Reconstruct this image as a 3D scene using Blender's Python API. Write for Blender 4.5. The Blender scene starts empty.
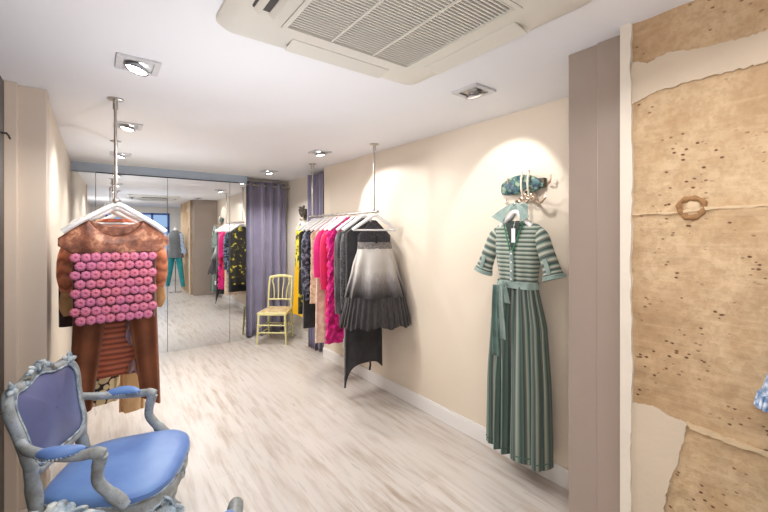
import bpy, math, random
from mathutils import Vector, Matrix
random.seed(7)
S = bpy.context.scene
COL = S.collection
PI = math.pi
sin, cos = math.sin, math.cos

# ------------------------------------------------------------------ helpers
def lin(r, g, b):
    def f(c):
        c /= 255.0
        return c/12.92 if c <= .04045 else ((c+.055)/1.055)**2.4
    return (f(r), f(g), f(b), 1)

class MB:
    def __init__(s):
        s.v = []; s.f = []; s.uv = []
    def face(s, idx, uv=None):
        s.f.append(tuple(idx)); s.uv.append(uv if uv else [(0, 0)]*len(idx))
    def box(s, c, d, rz=0, m=None):
        b = len(s.v)
        for i in (-1, 1):
            for j in (-1, 1):
                for k in (-1, 1):
                    p = Vector((i*d[0]/2, j*d[1]/2, k*d[2]/2))
                    if m: p = m @ p
                    if rz: p = Matrix.Rotation(rz, 3, 'Z') @ p
                    s.v.append(tuple(p+Vector(c)))
        for q in ((0,1,3,2),(4,6,7,5),(0,4,5,1),(2,3,7,6),(0,2,6,4),(1,5,7,3)):
            s.face([b+i for i in q], [(0,0),(1,0),(1,1),(0,1)])
        return s
    def bb(s, x0, x1, y0, y1, z0, z1):
        return s.box(((x0+x1)/2, (y0+y1)/2, (z0+z1)/2), (x1-x0, y1-y0, z1-z0))
    def grid(s, fn, nu, nv, cu=False, flip=False):
        b = len(s.v); w = nu if cu else nu+1
        for j in range(nv+1):
            for i in range(w):
                s.v.append(tuple(fn(i/nu, j/nv)))
        for j in range(nv):
            for i in range(nu):
                i2 = (i+1) % w
                q = [b+j*w+i, b+j*w+i2, b+(j+1)*w+i2, b+(j+1)*w+i]
                uv = [(i/nu, j/nv), ((i+1)/nu, j/nv), ((i+1)/nu, (j+1)/nv), (i/nu, (j+1)/nv)]
                if flip: q.reverse(); uv.reverse()
                s.face(q, uv)
        return s
    def tube(s, pts, r, n=8, cap=True, flat=1.0, up=None):
        pts = [Vector(p) for p in pts]; m = len(pts)
        rs = r if isinstance(r, (list, tuple)) else [r]*m
        b = len(s.v); nrm = None
        for i, p in enumerate(pts):
            t = (pts[min(i+1, m-1)]-pts[max(i-1, 0)])
            t = t.normalized() if t.length > 1e-9 else Vector((0, 0, 1))
            if nrm is None:
                a = Vector(up) if up else (Vector((0, 0, 1)) if abs(t.z) < .9 else Vector((1, 0, 0)))
                nrm = (a-t*a.dot(t)).normalized()
            else:
                q = nrm-t*nrm.dot(t)
                if q.length > 1e-6: nrm = q.normalized()
            bn = t.cross(nrm)
            for k in range(n):
                a = 2*PI*k/n
                s.v.append(tuple(p+nrm*cos(a)*rs[i]*flat+bn*sin(a)*rs[i]))
        for i in range(m-1):
            for k in range(n):
                k2 = (k+1) % n
                s.face([b+i*n+k, b+i*n+k2, b+(i+1)*n+k2, b+(i+1)*n+k],
                       [(k/n, i/(m-1)), ((k+1)/n, i/(m-1)), ((k+1)/n, (i+1)/(m-1)), (k/n, (i+1)/(m-1))])
        if cap:
            s.face([b+k for k in reversed(range(n))]); s.face([b+(m-1)*n+k for k in range(n)])
        return s
    def lathe(s, prof, c=(0, 0, 0), n=16, m=None):
        c = Vector(c)
        def fn(u, v):
            i = min(int(round(v*(len(prof)-1))), len(prof)-1)
            r, z = prof[i]
            p = Vector((r*cos(2*PI*u), r*sin(2*PI*u), z))
            if m: p = m @ p
            return p+c
        return s.grid(fn, n, len(prof)-1, cu=True)
    def ball(s, c, r, n=10, sq=(1, 1, 1)):
        c = Vector(c)
        def fn(u, v):
            a = 2*PI*u; e = PI*(v-.5)
            return c+Vector((r*sq[0]*cos(e)*cos(a), r*sq[1]*cos(e)*sin(a), r*sq[2]*sin(e)))
        return s.grid(fn, n, max(4, n//2), cu=True)
    def prism(s, poly, th, fn):
        # poly in 2D, extruded th; fn(a,b,h) -> xyz
        b = len(s.v); n = len(poly)
        for h in (0, th):
            for (x, y) in poly: s.v.append(tuple(fn(x, y, h)))
        s.face([b+i for i in reversed(range(n))]); s.face([b+n+i for i in range(n)])
        for i in range(n):
            j = (i+1) % n
            s.face([b+i, b+j, b+n+j, b+n+i])
        return s
    def build(s, name, mat, parent=None, smooth=True, bevel=0, subsurf=0, solid=0, loc=None, rotz=0):
        me = bpy.data.meshes.new(name)
        me.from_pydata(s.v, [], s.f); me.update()
        ul = me.uv_layers.new(name='UVMap')
        k = 0; flat = [c for u in s.uv for c in u]
        for i, c in enumerate(flat): ul.data[i].uv = c
        if smooth:
            for p in me.polygons: p.use_smooth = True
            try: me.set_sharp_from_angle(angle=math.radians(42))
            except Exception: pass
        me.materials.append(mat)
        o = bpy.data.objects.new(name, me); COL.objects.link(o)
        if parent: o.parent = parent
        if loc: o.location = loc
        if rotz: o.rotation_euler = (0, 0, rotz)
        if solid:
            md = o.modifiers.new('solid', 'SOLIDIFY'); md.thickness = solid; md.offset = 0
        if bevel:
            md = o.modifiers.new('bevel', 'BEVEL'); md.width = bevel; md.segments = 2; md.limit_method = 'ANGLE'
        if subsurf:
            md = o.modifiers.new('sub', 'SUBSURF'); md.levels = subsurf; md.render_levels = subsurf
        return o

def tag(o, label, cat, group=None, kind=None):
    o['label'] = label; o['category'] = cat
    if group: o['group'] = group
    if kind: o['kind'] = kind
    return o
def thing(name, label, cat, loc=(0, 0, 0), rotz=0, group=None):
    o = bpy.data.objects.new(name, None); COL.objects.link(o)
    o.location = loc; o.rotation_euler = (0, 0, rotz); o.empty_display_size = .1
    return tag(o, label, cat, group)
def struct(o):
    o['kind'] = 'structure'; return o
def copy_tree(o, parent=None):
    c = o.copy(); COL.objects.link(c)
    if parent: c.parent = parent
    for ch in list(o.children): copy_tree(ch, c)
    return c
def spline(pts, n=6):
    P = [Vector(p) for p in pts]; out = []
    for i in range(len(P)-1):
        p0 = P[max(i-1, 0)]; p1 = P[i]; p2 = P[i+1]; p3 = P[min(i+2, len(P)-1)]
        for k in range(n):
            t = k/n
            out.append(.5*((2*p1)+(-p0+p2)*t+(2*p0-5*p1+4*p2-p3)*t*t+(-p0+3*p1-3*p2+p3)*t**3))
    out.append(P[-1]); return out
def lerpl(tab, t):
    # tab: list of tuples, first = key ascending
    if t <= tab[0][0]: return tab[0][1:]
    for a, b in zip(tab, tab[1:]):
        if t <= b[0]:
            f = (t-a[0])/(b[0]-a[0]) if b[0] > a[0] else 0
            f = f*f*(3-2*f)*.5+f*.5
            return tuple(x+(y-x)*f for x, y in zip(a[1:], b[1:]))
    return tab[-1][1:]

# ------------------------------------------------------------------ materials
class NT:
    def __init__(s, name):
        s.m = bpy.data.materials.new(name); s.m.use_nodes = True
        s.t = s.m.node_tree; s.b = s.t.nodes['Principled BSDF']
    def n(s, typ, **kw):
        nd = s.t.nodes.new(typ)
        for k, v in kw.items():
            if k.startswith('i_'):
                key = k[2:]
                key = int(key) if key.isdigit() else key.replace('_', ' ')
                nd.inputs[key].default_value = v
            else: setattr(nd, k, v)
        return nd
    def l(s, a, b): s.t.links.new(a, b)
    def ramp(s, fac, stops, interp='LINEAR'):
        r = s.n('ShaderNodeValToRGB'); cr = r.color_ramp; cr.interpolation = interp
        while len(cr.elements) < len(stops): cr.elements.new(.5)
        for e, (p, c) in zip(cr.elements, stops): e.position = p; e.color = c
        s.l(fac, r.inputs[0]); return r.outputs[0]
    def mix(s, fac, a, b, mode='MIX'):
        m = s.n('ShaderNodeMix', data_type='RGBA', blend_type=mode)
        for sock, v in ((m.inputs[0], fac), (m.inputs[6], a), (m.inputs[7], b)):
            if hasattr(v, 'is_linked'): s.l(v, sock)
            else: sock.default_value = v
        return m.outputs[2]
    def math(s, op, a, b=0.0):
        m = s.n('ShaderNodeMath', operation=op)
        for sock, v in ((m.inputs[0], a), (m.inputs[1], b)):
            if hasattr(v, 'is_linked'): s.l(v, sock)
            else: sock.default_value = v
        return m.outputs[0]
    def coords(s, kind='Object', scale=(1, 1, 1), loc=(0, 0, 0), rot=(0, 0, 0)):
        tc = s.n('ShaderNodeTexCoord'); mp = s.n('ShaderNodeMapping')
        mp.inputs['Scale'].default_value = scale; mp.inputs['Location'].default_value = loc
        mp.inputs['Rotation'].default_value = rot
        s.l(tc.outputs[kind], mp.inputs[0]); return mp.outputs[0]
    def noise(s, vec, scale, detail=4, rough=.55):
        nz = s.n('ShaderNodeTexNoise'); nz.inputs['Scale'].default_value = scale
        nz.inputs['Detail'].default_value = detail; nz.inputs['Roughness'].default_value = rough
        s.l(vec, nz.inputs['Vector']); return nz.outputs[0]
    def bump(s, h, strength=.3, dist=.01):
        b = s.n('ShaderNodeBump'); b.inputs['Strength'].default_value = strength; b.inputs['Distance'].default_value = dist
        s.l(h, b.inputs['Height']); s.l(b.outputs[0], s.b.inputs['Normal'])
    def col(s, c):
        if hasattr(c, 'is_linked'): s.l(c, s.b.inputs['Base Color'])
        else: s.b.inputs['Base Color'].default_value = c
    def set(s, **kw):
        for k, v in kw.items(): s.b.inputs[k.replace('_', ' ')].default_value = v
        return s

def paint(name, c, var=.04, rough=.6, scale=3, bump=.05, bscale=60):
    m = NT(name); v = m.coords()
    c2 = tuple(max(0, x*(1-var*2)) for x in c[:3])+(1,)
    m.col(m.ramp(m.noise(v, scale), [(.3, c2), (.7, c)])); m.set(Roughness=rough)
    if bump: m.bump(m.noise(v, bscale, 3), bump, .004)
    return m.m
def metal(name, c, rough=.25, met=1):
    m = NT(name); v = m.coords()
    m.col(m.ramp(m.noise(v, 30, 2), [(.3, tuple(x*.8 for x in c[:3])+(1,)), (.7, c)]))
    m.set(Metallic=met, Roughness=rough); return m.m
def fabric(name, c1, c2=None, scale=25, rough=.85, sheen=.25, weave=400, wb=.25, stops=(.4, .6), kind='Object', sc=(1,1,1), detail=3):
    m = NT(name); v = m.coords(kind, sc)
    c2 = c2 or tuple(x*.75 for x in c1[:3])+(1,)
    m.col(m.ramp(m.noise(v, scale, detail), [(stops[0], c2), (stops[1], c1)]))
    m.set(Roughness=rough)
    m.b.inputs['Sheen Weight'].default_value = sheen
    m.bump(m.noise(m.coords(), weave, 2), wb, .002)
    return m.m
def stripes(name, stops, n, axis='X', kind='UV', rough=.8, interp='CONSTANT', nz=.0):
    m = NT(name); v = m.coords(kind)
    sep = m.n('ShaderNodeSeparateXYZ'); m.l(v, sep.inputs[0])
    x = m.math('MULTIPLY', sep.outputs[axis], n)
    if nz: x = m.math('ADD', x, m.math('MULTIPLY', m.noise(v, 6), nz))
    fr = m.math('FRACT', x)
    m.col(m.ramp(fr, stops, interp)); m.set(Roughness=rough)
    m.b.inputs['Sheen Weight'].default_value = .2
    m.bump(m.noise(m.coords(), 350, 2), .2, .002)
    return m.m

W = {}
W['wall'] = paint('cream_wall_paint', lin(226, 213, 196), .015, .55, 2)
W['wall_white'] = paint('pale_wall_paint', lin(226, 218, 208), .015, .55, 2)
W['pillar'] = paint('beige_pillar_paint', lin(214, 198, 182), .015, .5, 2)
W['ceiling'] = paint('ceiling_paint', lin(236, 237, 241), .01, .7, 1.5, .02)
W['taupe'] = paint('taupe_gloss_paint', lin(160, 145, 135), .02, .33, 3, .03)
W['band'] = paint('blue_grey_paint', lin(168, 182, 198), .03, .35, 3, .02)
W['white'] = paint('white_gloss_paint', lin(236, 234, 232), .01, .35, 3, .02)
W['plaster'] = paint('warm_plaster', lin(208, 191, 170), .03, .8, 5, .3, 30)
W['plaster_pale'] = paint('pale_plaster', lin(222, 206, 182), .03, .8, 8, .35, 40)
W['edge'] = paint('white_plaster', lin(226, 216, 202), .03, .8, 8, .3, 40)
W['mortar'] = paint('old_mortar', lin(212, 186, 152), .06, .9, 30, .5, 60)
W['black'] = paint('black_lacquer', lin(24, 22, 24), .1, .4)
W['darkwood'] = paint('dark_brown_wood', lin(48, 38, 36), .15, .4, 8)
W['steel'] = metal('brushed_steel', lin(196, 190, 184), .28)
W['chrome'] = metal('chrome', lin(225, 225, 228), .12)
W['bronze'] = metal('aged_bronze', lin(208, 184, 162), .35, .7)
W['ivory'] = paint('ivory_enamel', lin(226, 216, 200), .03, .4, 10)
W['darkbronze'] = metal('dark_bronze', lin(92, 84, 74), .45, .6)
W['plastic'] = paint('cream_plastic', lin(216, 213, 204), .01, .35, 3, 0)
W['satin'] = paint('satin_silver', lin(206, 206, 208), .03, .3, 20, 0)
W['slot'] = paint('dark_slot', lin(74, 70, 66), .1, .6, 5, 0)
W['hanger'] = paint('white_lacquer', lin(242, 240, 240), .01, .3, 3, 0)
W['tag'] = paint('white_card', lin(240, 240, 242), .01, .6, 3, 0)

m = NT('mirror_glass'); v = m.coords()
m.col(m.ramp(m.noise(v, 1.5, 2), [(.3, (.80, .83, .85, 1)), (.7, (.84, .86, .87, 1))])); m.set(Metallic=1, Roughness=.015); W['mirror'] = m.m
m = NT('window_glass'); m.col((.9, .95, 1, 1)); m.set(Roughness=.02, IOR=1.03); m.b.inputs['Transmission Weight'].default_value = 1; W['glass'] = m.m

# floor: whitewashed planks running along Y
m = NT('whitewashed_oak_planks')
v = m.coords('Object', rot=(0, 0, PI/2))
br = m.n('ShaderNodeTexBrick', offset=.37, squash=1)
br.inputs['Scale'].default_value = 1; br.inputs['Mortar Size'].default_value = .0022; br.inputs['Mortar Smooth'].default_value = .3
br.inputs['Brick Width'].default_value = 1.25; br.inputs['Row Height'].default_value = .19
br.inputs['Color1'].default_value = lin(208, 201, 195); br.inputs['Color2'].default_value = lin(200, 193, 187); br.inputs['Mortar'].default_value = lin(192, 182, 173)
m.l(v, br.inputs['Vector'])
st = m.noise(m.coords('Object', (22, 2.1, 1)), 1.0, 5, .6)
st2 = m.noise(m.coords('Object', (60, 4, 1)), 1.0, 3, .6)
blot = m.noise(m.coords('Object', (1.2, .7, 1)), 1.3, 3)
f1 = m.ramp(st, [(.46, (0, 0, 0, 1)), (.68, (1, 1, 1, 1))])
f1 = m.math('MULTIPLY', f1, m.ramp(blot, [(.35, (.25, .25, .25, 1)), (.65, (1, 1, 1, 1))]))
c = m.mix(f1, br.outputs['Color'], lin(162, 144, 128))
c = m.mix(m.ramp(st2, [(.45, (0, 0, 0, 1)), (.8, (.4, .4, .4, 1))]), c, lin(206, 190, 176))
m.col(c); m.l(m.ramp(st, [(.3, (.26, .26, .26, 1)), (.8, (.42, .42, .42, 1))]), m.b.inputs['Roughness'])
m.bump(st, .08, .003); W['floor'] = m.m

# old limestone
m = NT('old_limestone'); v = m.coords()
big = m.noise(v, 2.2, 5, .6)
c = m.ramp(big, [(.28, lin(162, 128, 92)), (.45, lin(186, 156, 121)), (.58, lin(204, 177, 142)), (.76, lin(172, 138, 100))])
fine = m.noise(v, 38, 6, .7)
c = m.mix(m.ramp(fine, [(.42, (.40, .40, .40, 1)), (.56, (0, 0, 0, 1))]), c, lin(164, 132, 96))
hz = m.noise(m.coords('Object', (1, 4, 55)), 1.0, 3)
c = m.mix(m.ramp(hz, [(.52, (0, 0, 0, 1)), (.75, (.4, .4, .4, 1))]), c, lin(206, 180, 146))
vo = m.n('ShaderNodeTexVoronoi'); vo.inputs['Scale'].default_value = 34; vo.inputs['Randomness'].default_value = 1
m.l(m.coords('Object', (1, 1, 1.5)), vo.inputs['Vector'])
pm = m.noise(v, 5.5, 3)
pit = m.math('MULTIPLY', m.ramp(vo.outputs['Distance'], [(.13, (1, 1, 1, 1)), (.24, (0, 0, 0, 1))]), m.ramp(pm, [(.50, (0, 0, 0, 1)), (.57, (1, 1, 1, 1))]))
c = m.mix(pit, c, lin(112, 76, 50))
m.col(c); m.set(Roughness=.9)
hh = m.math('SUBTRACT', m.math('ADD', m.math('MULTIPLY', fine, .5), m.math('MULTIPLY', hz, .5)), pit)
m.bump(hh, .5, .008); W['stone'] = m.m

def velvet(name, c1, c2):
    m = NT(name); v = m.coords()
    m.col(m.ramp(m.noise(v, 5, 3), [(.35, c2), (.65, c1)]))
    m.set(Roughness=.42); m.b.inputs['Sheen Weight'].default_value = .6; m.b.inputs['Sheen Roughness'].default_value = .4
    m.b.inputs['Sheen Tint'].default_value = lin(190, 210, 255)
    m.bump(m.noise(v, 300, 2), .15, .002); return m.m
W['velvet'] = velvet('blue_velvet', lin(112, 150, 208), lin(94, 128, 194))
W['velvet_back'] = velvet('dusky_blue_velvet', lin(88, 94, 136), lin(78, 80, 116))
m = NT('grey_blue_painted_wood'); v = m.coords()
c = m.ramp(m.noise(v, 14, 5), [(.32, lin(132, 134, 128)), (.5, lin(156, 162, 164)), (.68, lin(180, 190, 198))])
c = m.mix(m.ramp(m.noise(v, 60, 3), [(.58, (0, 0, 0, 1)), (.7, (.6, .6, .6, 1))]), c, lin(120, 108, 90))
m.col(c); m.set(Roughness=.45); m.bump(m.noise(v, 50, 3), .2, .003); W['frame'] = m.m
m = NT('patinated_carving'); v = m.coords()
m.col(m.ramp(m.noise(v, 28, 4), [(.36, lin(108, 106, 94)), (.48, lin(138, 156, 172)), (.64, lin(196, 202, 200))])); m.set(Roughness=.5); W['carving'] = m.m
W['yellowpaint'] = paint('pale_yellow_paint', lin(226, 219, 158), .06, .4, 12, .1)
W['yellowseat'] = fabric('gold_green_seat_fabric', lin(204, 182, 138), lin(180, 156, 110), 18, .6)
m = NT('mauve_curtain_cloth'); v = m.coords()
m.col(m.ramp(m.noise(v, 3, 3), [(.3, lin(124, 119, 143)), (.7, lin(141, 136, 160))])); m.set(Roughness=.55)
m.b.inputs['Sheen Weight'].default_value = .3; m.bump(m.noise(v, 260, 2), .15, .002); W['curtain'] = m.m
W['emit'] = None
m = NT('lamp_glow'); m.col((1, 1, 1, 1)); m.b.inputs['Emission Color'].default_value = (1, .97, .92, 1); m.b.inputs['Emission Strength'].default_value = 14; W['emit'] = m.m
m = NT('lamp_dim'); m.col(lin(225, 222, 215)); m.b.inputs['Emission Color'].default_value = (1, .97, .92, 1); m.b.inputs['Emission Strength'].default_value = .5; W['emitdim'] = m.m

# ------------------------------------------------------------------ setting
H = 2.30
struct(MB().bb(-1.2, 3.2, -3.0, 5.9, -.06, 0).build('floor', W['floor'], smooth=False))
struct(MB().bb(-1.2, 3.2, -3.0, 5.9, H, H+.08).build('ceiling', W['ceiling'], smooth=False))
struct(MB().bb(2.22, 2.37, .893, 4.20, 0, H).build('wall_right', W['wall'], smooth=False))
struct(MB().bb(2.37, 2.5, 4.20, 5.8, 0, H).build('wall_recess', W['wall_white'], smooth=False))
struct(MB().bb(-.45, 2.37, 5.72, 5.85, 0, H).build('wall_back', W['wall_white'], smooth=False))
struct(MB().bb(-.45, -.235, 2.86, 5.72, 0, H).build('wall_left', W['wall'], smooth=False))
pil = MB().bb(-.45, -.225, 2.845, 3.0, 0, H).bb(-.6, -.34, 2.80, 2.86, 0, H)
struct(pil.build('wall_pillar', W['pillar'], smooth=False, bevel=.004))
struct(MB().bb(-.62, -.42, -2.8, 2.80, 0, H).build('wall_near_left', W['pillar'], smooth=False))
fw = MB().bb(-.6, -.1, -2.9, -2.8, 0, H).bb(1.55, 3.0, -2.9, -2.8, 0, H).bb(-.1, 1.55, -2.9, -2.8, 0, .45).bb(-.1, 1.55, -2.9, -2.8, 2.12, H)
struct(fw.build('wall_front', W['wall_white'], smooth=False))
struct(MB().bb(2.9, 3.0, -2.8, -.9, 0, H).build('wall_side', W['wall'], smooth=False))
# shop window behind the camera
wn = thing('window_1', 'shop window', 'window', (.725, -2.85, .45)); del wn['label']; del wn['category']; struct(wn)
wf = MB()
blue = paint('blue_window_paint', lin(52, 92, 170), .05, .4)
for x in (-.825+.03, -.2, .35, .825-.03): wf.box((x, 0, .835), (.06, .06, 1.67))
for z in (.03, 1.2, 1.64): wf.box((0, 0, z), (1.65, .06, .06))
wf.build('window_frame', blue, wn, smooth=False)
MB().box((0, 0, .835), (1.6, .006, 1.6)).build('pane', W['glass'], wn, smooth=False)
# baseboards
struct(MB().bb(2.203, 2.22, .893, 4.20, 0, .10).bb(2.208, 2.22, .893, 4.20, .10, .112).build('baseboard_right', W['white'], smooth=False))
struct(MB().bb(2.353, 2.37, 4.20, 5.72, 0, .11).build('baseboard_recess', W['white'], smooth=False))
struct(MB().bb(-.235, -.22, 3.0, 5.5, 0, .10).build('baseboard_left', W['white'], smooth=False))
# mirror wall: lintel band above four mirror panels, turned by half a degree
EPS = -math.radians(1.0)
def mirY(x): return 5.50+(x-.7)*math.tan(EPS)
bd = MB().box((.72, mirY(.72)+.02, 2.25), (1.94, .04, .10), EPS)
struct(bd.build('trim_1', W['band'], smooth=False))
struct(MB().box((.78, mirY(.78)-.002, 2.196), (1.58, .012, .008), EPS).build('trim_2', W['black'], smooth=False))
xs = [-.24, -.013, .71, 1.458, 1.68]
mlab = ['narrow mirror panel against the left wall corner', 'wide mirror panel behind the left clothes rail', 'wide mirror panel showing the teal trousers in reflection', 'narrow mirror panel beside the tall mauve curtain']
for i in range(4):
    a, b = xs[i], xs[i+1]; cx = (a+b)/2
    o = MB().box((cx, mirY(cx)+.01, 1.095), (b-a-.006, .012, 2.19), EPS).build('mirror_panel', W['mirror'], smooth=False)
    tag(o, mlab[i], 'mirror', 'mirror panels along the back wall')
# edge of the mirror wall next to the curtain opening
struct(MB().bb(-.235, 1.685, 5.535, 5.70, 0, H).build('wall_mirror', W['band'], smooth=False))
# pilaster
tp = MB().bb(1.70, 2.37, .765, .893, 0, H).bb(1.690, 2.37, .662, .765, 0, H)
for z0, z1 in ((.12, 1.36), (1.385, 2.22)): tp.bb(1.76, 2.16, .893, .899, z0, z1)
struct(tp.build('trim_3', W['taupe'], smooth=False, bevel=.004))
# stone wall
SX = 1.65
def px(u, v, X=SX):
    # point of the plane x = X along a view direction measured in the photograph
    k = (u-384)/385.0
    Y = X*(.8018-.5976*k)/(.5976+.8018*k); d = .5976*X+.8018*Y
    return (Y, 1.5-(v-233)/385.0*d)
def hsh(a, b): return (sin(a*12.9898+b*78.233)*43758.5453) % 1.0
def vnoise(y, z):
    s_ = 0
    for f, a in ((9, .5), (23, .3), (51, .2)):
        yi, zi = math.floor(y*f), math.floor(z*f); fy, fz = y*f-yi, z*f-zi
        fy = fy*fy*(3-2*fy); fz = fz*fz*(3-2*fz)
        s_ += a*((hsh(yi, zi)*(1-fy)+hsh(yi+1, zi)*fy)*(1-fz)+(hsh(yi, zi+1)*(1-fy)+hsh(yi+1, zi+1)*fy)*fz)
    return s_
st_ = MB()
def joint(y, z):
    d = 0
    for (zl, sl) in ((1.575, 0), (2.13, -.0), (.78, -.35)):
        e = abs(z-(zl+sl*(y-.45)))
        d = max(d, max(0, 1-e/.012))
    return d
st_.grid(lambda u, v: (SX+.008-.022*vnoise(.648-u*1.7, v*H)-.004*joint(.648-u*1.7, v*H), .648-u*1.7, v*H), 150, 200)
st_.bb(SX+.01, 2.3, -1.02, .648, 0, H)
sw = struct(st_.build('wall_stone', W['stone']))
def patch(pxs, th, mat, name, sub=9, jit=.004):
    P = [Vector((*px(*q), 0)) for q in pxs]; out = []
    for i in range(len(P)):
        a, b = P[i], P[(i+1) % len(P)]
        for k in range(sub):
            p = a+(b-a)*(k/sub); out.append((p.x+random.uniform(-jit, jit), p.y+random.uniform(-jit, jit)))
    return MB().prism(out, th, lambda y, z, h: (SX-.004-h, y, z)).build(name, mat, sw, smooth=False)
patch([(633, 62), (648, 64), (668, 53), (698, 50), (733, 42), (768, 32), (840, 10), (840, 36), (768, 62), (733, 72), (698, 80), (658, 92), (630, 107)], .008, W['plaster'], 'plaster_patch')
patch([(627, 400), (653, 406), (688, 423), (683, 445), (678, 466), (668, 486), (665, 512), (660, 600), (629, 600)], .008, W['plaster'], 'plaster_patch', 6, .004)
patch([(688, 421), (720, 434), (768, 450), (800, 462), (800, 466), (768, 455), (720, 439), (690, 427)], .012, W['mortar'], 'mortar_joint', 6, .004)
patch([(633, 213.5), (676, 212), (706, 207), (768, 204), (800, 203), (800, 205), (768, 206.5), (706, 210), (676, 214), (633, 215)], .008, W['mortar'], 'mortar_joint', 8, .0025)
ed = [(.6795+random.uniform(-.001, .001), z) for z in (0, H)]
R = [(.613+random.uniform(-.0025, .0025)+.003*sin(i*.21), H-i*.025) for i in range(93)]
MB().prism([(.652, 0), (.652, H)]+R, .02, lambda y, z, h: (SX-h, y, z)).build('plaster_edge', W['edge'], sw, smooth=False)
# old ring hole in the stone
ry, rz = px(692, 208)
mk = MB()
mk.tube([(SX-.006, ry+(.034+.003*sin(3*a))*cos(a), rz+(.036+.003*cos(2*a))*sin(a)) for a in [2*PI*i/28 for i in range(29)]], [.009+.0025*sin(i*1.7) for i in range(29)], 8)
mk.build('carved_ring', paint('dark_stone', lin(158, 118, 78), .1, .9, 20, .4), sw)
MB().ball((SX-.004, ry-.004, rz+.004), .024, 12, (.4, 1, .9)).build('plug', W['mortar'], sw)

# dark door at the far left edge of the view
dr = thing('door_1', 'x', 'door', (-.395, 2.215, 0)); del dr['label']; del dr['category']; struct(dr)
MB().box((.0, 0, 1.13), (.05, .9, 2.25)).build('door_leaf', W['darkwood'], dr, smooth=False, bevel=.004)
MB().tube([(.025, .38, 1.985), (.042, .38, 1.985), (.046, .41, 1.98), (.046, .445, 1.972)], .005, 8).build('door_handle', W['black'], dr)

# ------------------------------------------------------------------ air conditioner cassette
ac = thing('air_conditioner', 'cream ceiling cassette air conditioner with square slatted grille', 'air conditioner', (.845, 1.06, H))
def rsq(h, r, n=8):
    out = []
    for q, (sx, sy) in enumerate(((1, 1), (-1, 1), (-1, -1), (1, -1))):
        for i in range(n+1):
            a = PI/2*q+PI/2*i/n
            out.append((sx*(h-r)+r*cos(a), sy*(h-r)+r*sin(a)))
    return out
rings = [(.495, .06, 0), (.495, .06, -.012), (.478, .06, -.030), (.45, .05, -.040), (.325, .012, -.046), (.305, .01, -.044), (.302, .01, -.030)]
bz = MB()
n_ = len(rsq(.3, .01))
bz.grid(lambda u, v: (*rsq(rings[int(round(v*6))][0], rings[int(round(v*6))][1])[int(round(u*n_)) % n_], rings[int(round(v*6))][2]), n_, 6, cu=True)
bz.build('bezel', W['plastic'], ac)
MB().box((0, 0, -.022), (.60, .60, .004)).build('filter_backing', W['slot'], ac, smooth=False)
gr = MB()
for i in range(38):
    y = -.288+i*.576/37
    gr.box((0, y, -.036), (.60, .0062, .007))
for x in (-.10, .10): gr.box((x, 0, -.041), (.009, .60, .006))
for s_ in (-1, 1):
    gr.box((s_*.294, 0, -.040), (.018, .604, .014)); gr.box((0, s_*.294, -.040), (.570, .018, .0138))
gr.build('grille', W['plastic'], ac, smooth=False)
for q in range(4):
    rm = Matrix.Rotation(q*PI/2, 3, 'Z')
    sl = MB(); p = rm @ Vector((.392, 0, -.0445))
    sl.box(p, (.062 if q != 2 else .078, .45, .008), q*PI/2); sl.build('air_slot', W['slot'], ac, smooth=False)
    fl = MB(); tilt = Matrix.Rotation(math.radians(9 if q != 2 else -38), 3, 'Y')
    p = rm @ Vector((.392, 0, -.052))
    if q == 2:
        for dx in (-.028, .024):
            p = rm @ Vector((.392+dx, 0, -.056)); fl.box((0, 0, 0), (.024, .47, .005), m=tilt)
            for k in range(len(fl.v)-8, len(fl.v)):
                fl.v[k] = tuple(rm @ Vector(fl.v[k])+p)
    else:
        fl.box((0, 0, 0), (.082, .47, .006), m=tilt)
        fl.v = [tuple(rm @ Vector(a)+p) for a in fl.v]
    fl.build('louvre_flap', W['plastic'], ac, bevel=.002, smooth=False)

# ------------------------------------------------------------------ downlights
def make_downlight(label, loc, tx, ty, lit):
    t = thing('downlight', label, 'ceiling light', loc, 0, 'square recessed ceiling spotlights')
    fr = MB(); w = .088
    for s_ in (-1, 1):
        fr.box((s_*(w-.014), 0, -.006), (.028, 2*w, .012)); fr.box((0, s_*(w-.014), -.006), (2*w-.056, .028, .0118))
    fr.build('trim_frame', W['satin'], t, smooth=False, bevel=.002)
    MB().box((0, 0, -.002), (.125, .125, .004)).build('reflector', W['satin'] if lit else W['steel'], t, smooth=False)
    rot = Matrix.Rotation(tx, 3, 'Y') @ Matrix.Rotation(ty, 3, 'X')
    hd = MB().lathe([(.030, .0), (.047, -.014), (.052, -.028), (.047, -.031), (.042, -.024)], (0, 0, -.004), 20, rot)
    hd.build('lamp_head', W['chrome'], t)
    MB().lathe([(.0, -.036), (.02, -.035), (.036, -.030), (.046, -.022)], (0, 0, -.004), 20, rot).build('lens', W['emit'] if lit else W['emitdim'], t)
    return t
T = math.radians
LG = [('nearest lit downlight on the left of the ceiling', (.156, 2.157), (T(15), 0), True),
      ('lit downlight behind the near ceiling flange of the left rail', (.184, 3.42), (T(12), 0), True),
      ('small downlight close to the mirror above the left rail', (.19, 4.71), (T(12), 0), True),
      ('unlit looking downlight between air conditioner and cream wall', (1.70, 1.436), (T(-18), 0), False),
      ('lit downlight above the right clothes rail', (1.76, 3.42), (T(-12), 0), True),
      ('small downlight in front of the tall mauve curtain', (1.78, 4.87), (T(-12), 0), True)]
for lab, (x, y), (a, b), lit in LG: make_downlight(lab, (x, y, H), a, b, lit)

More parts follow.
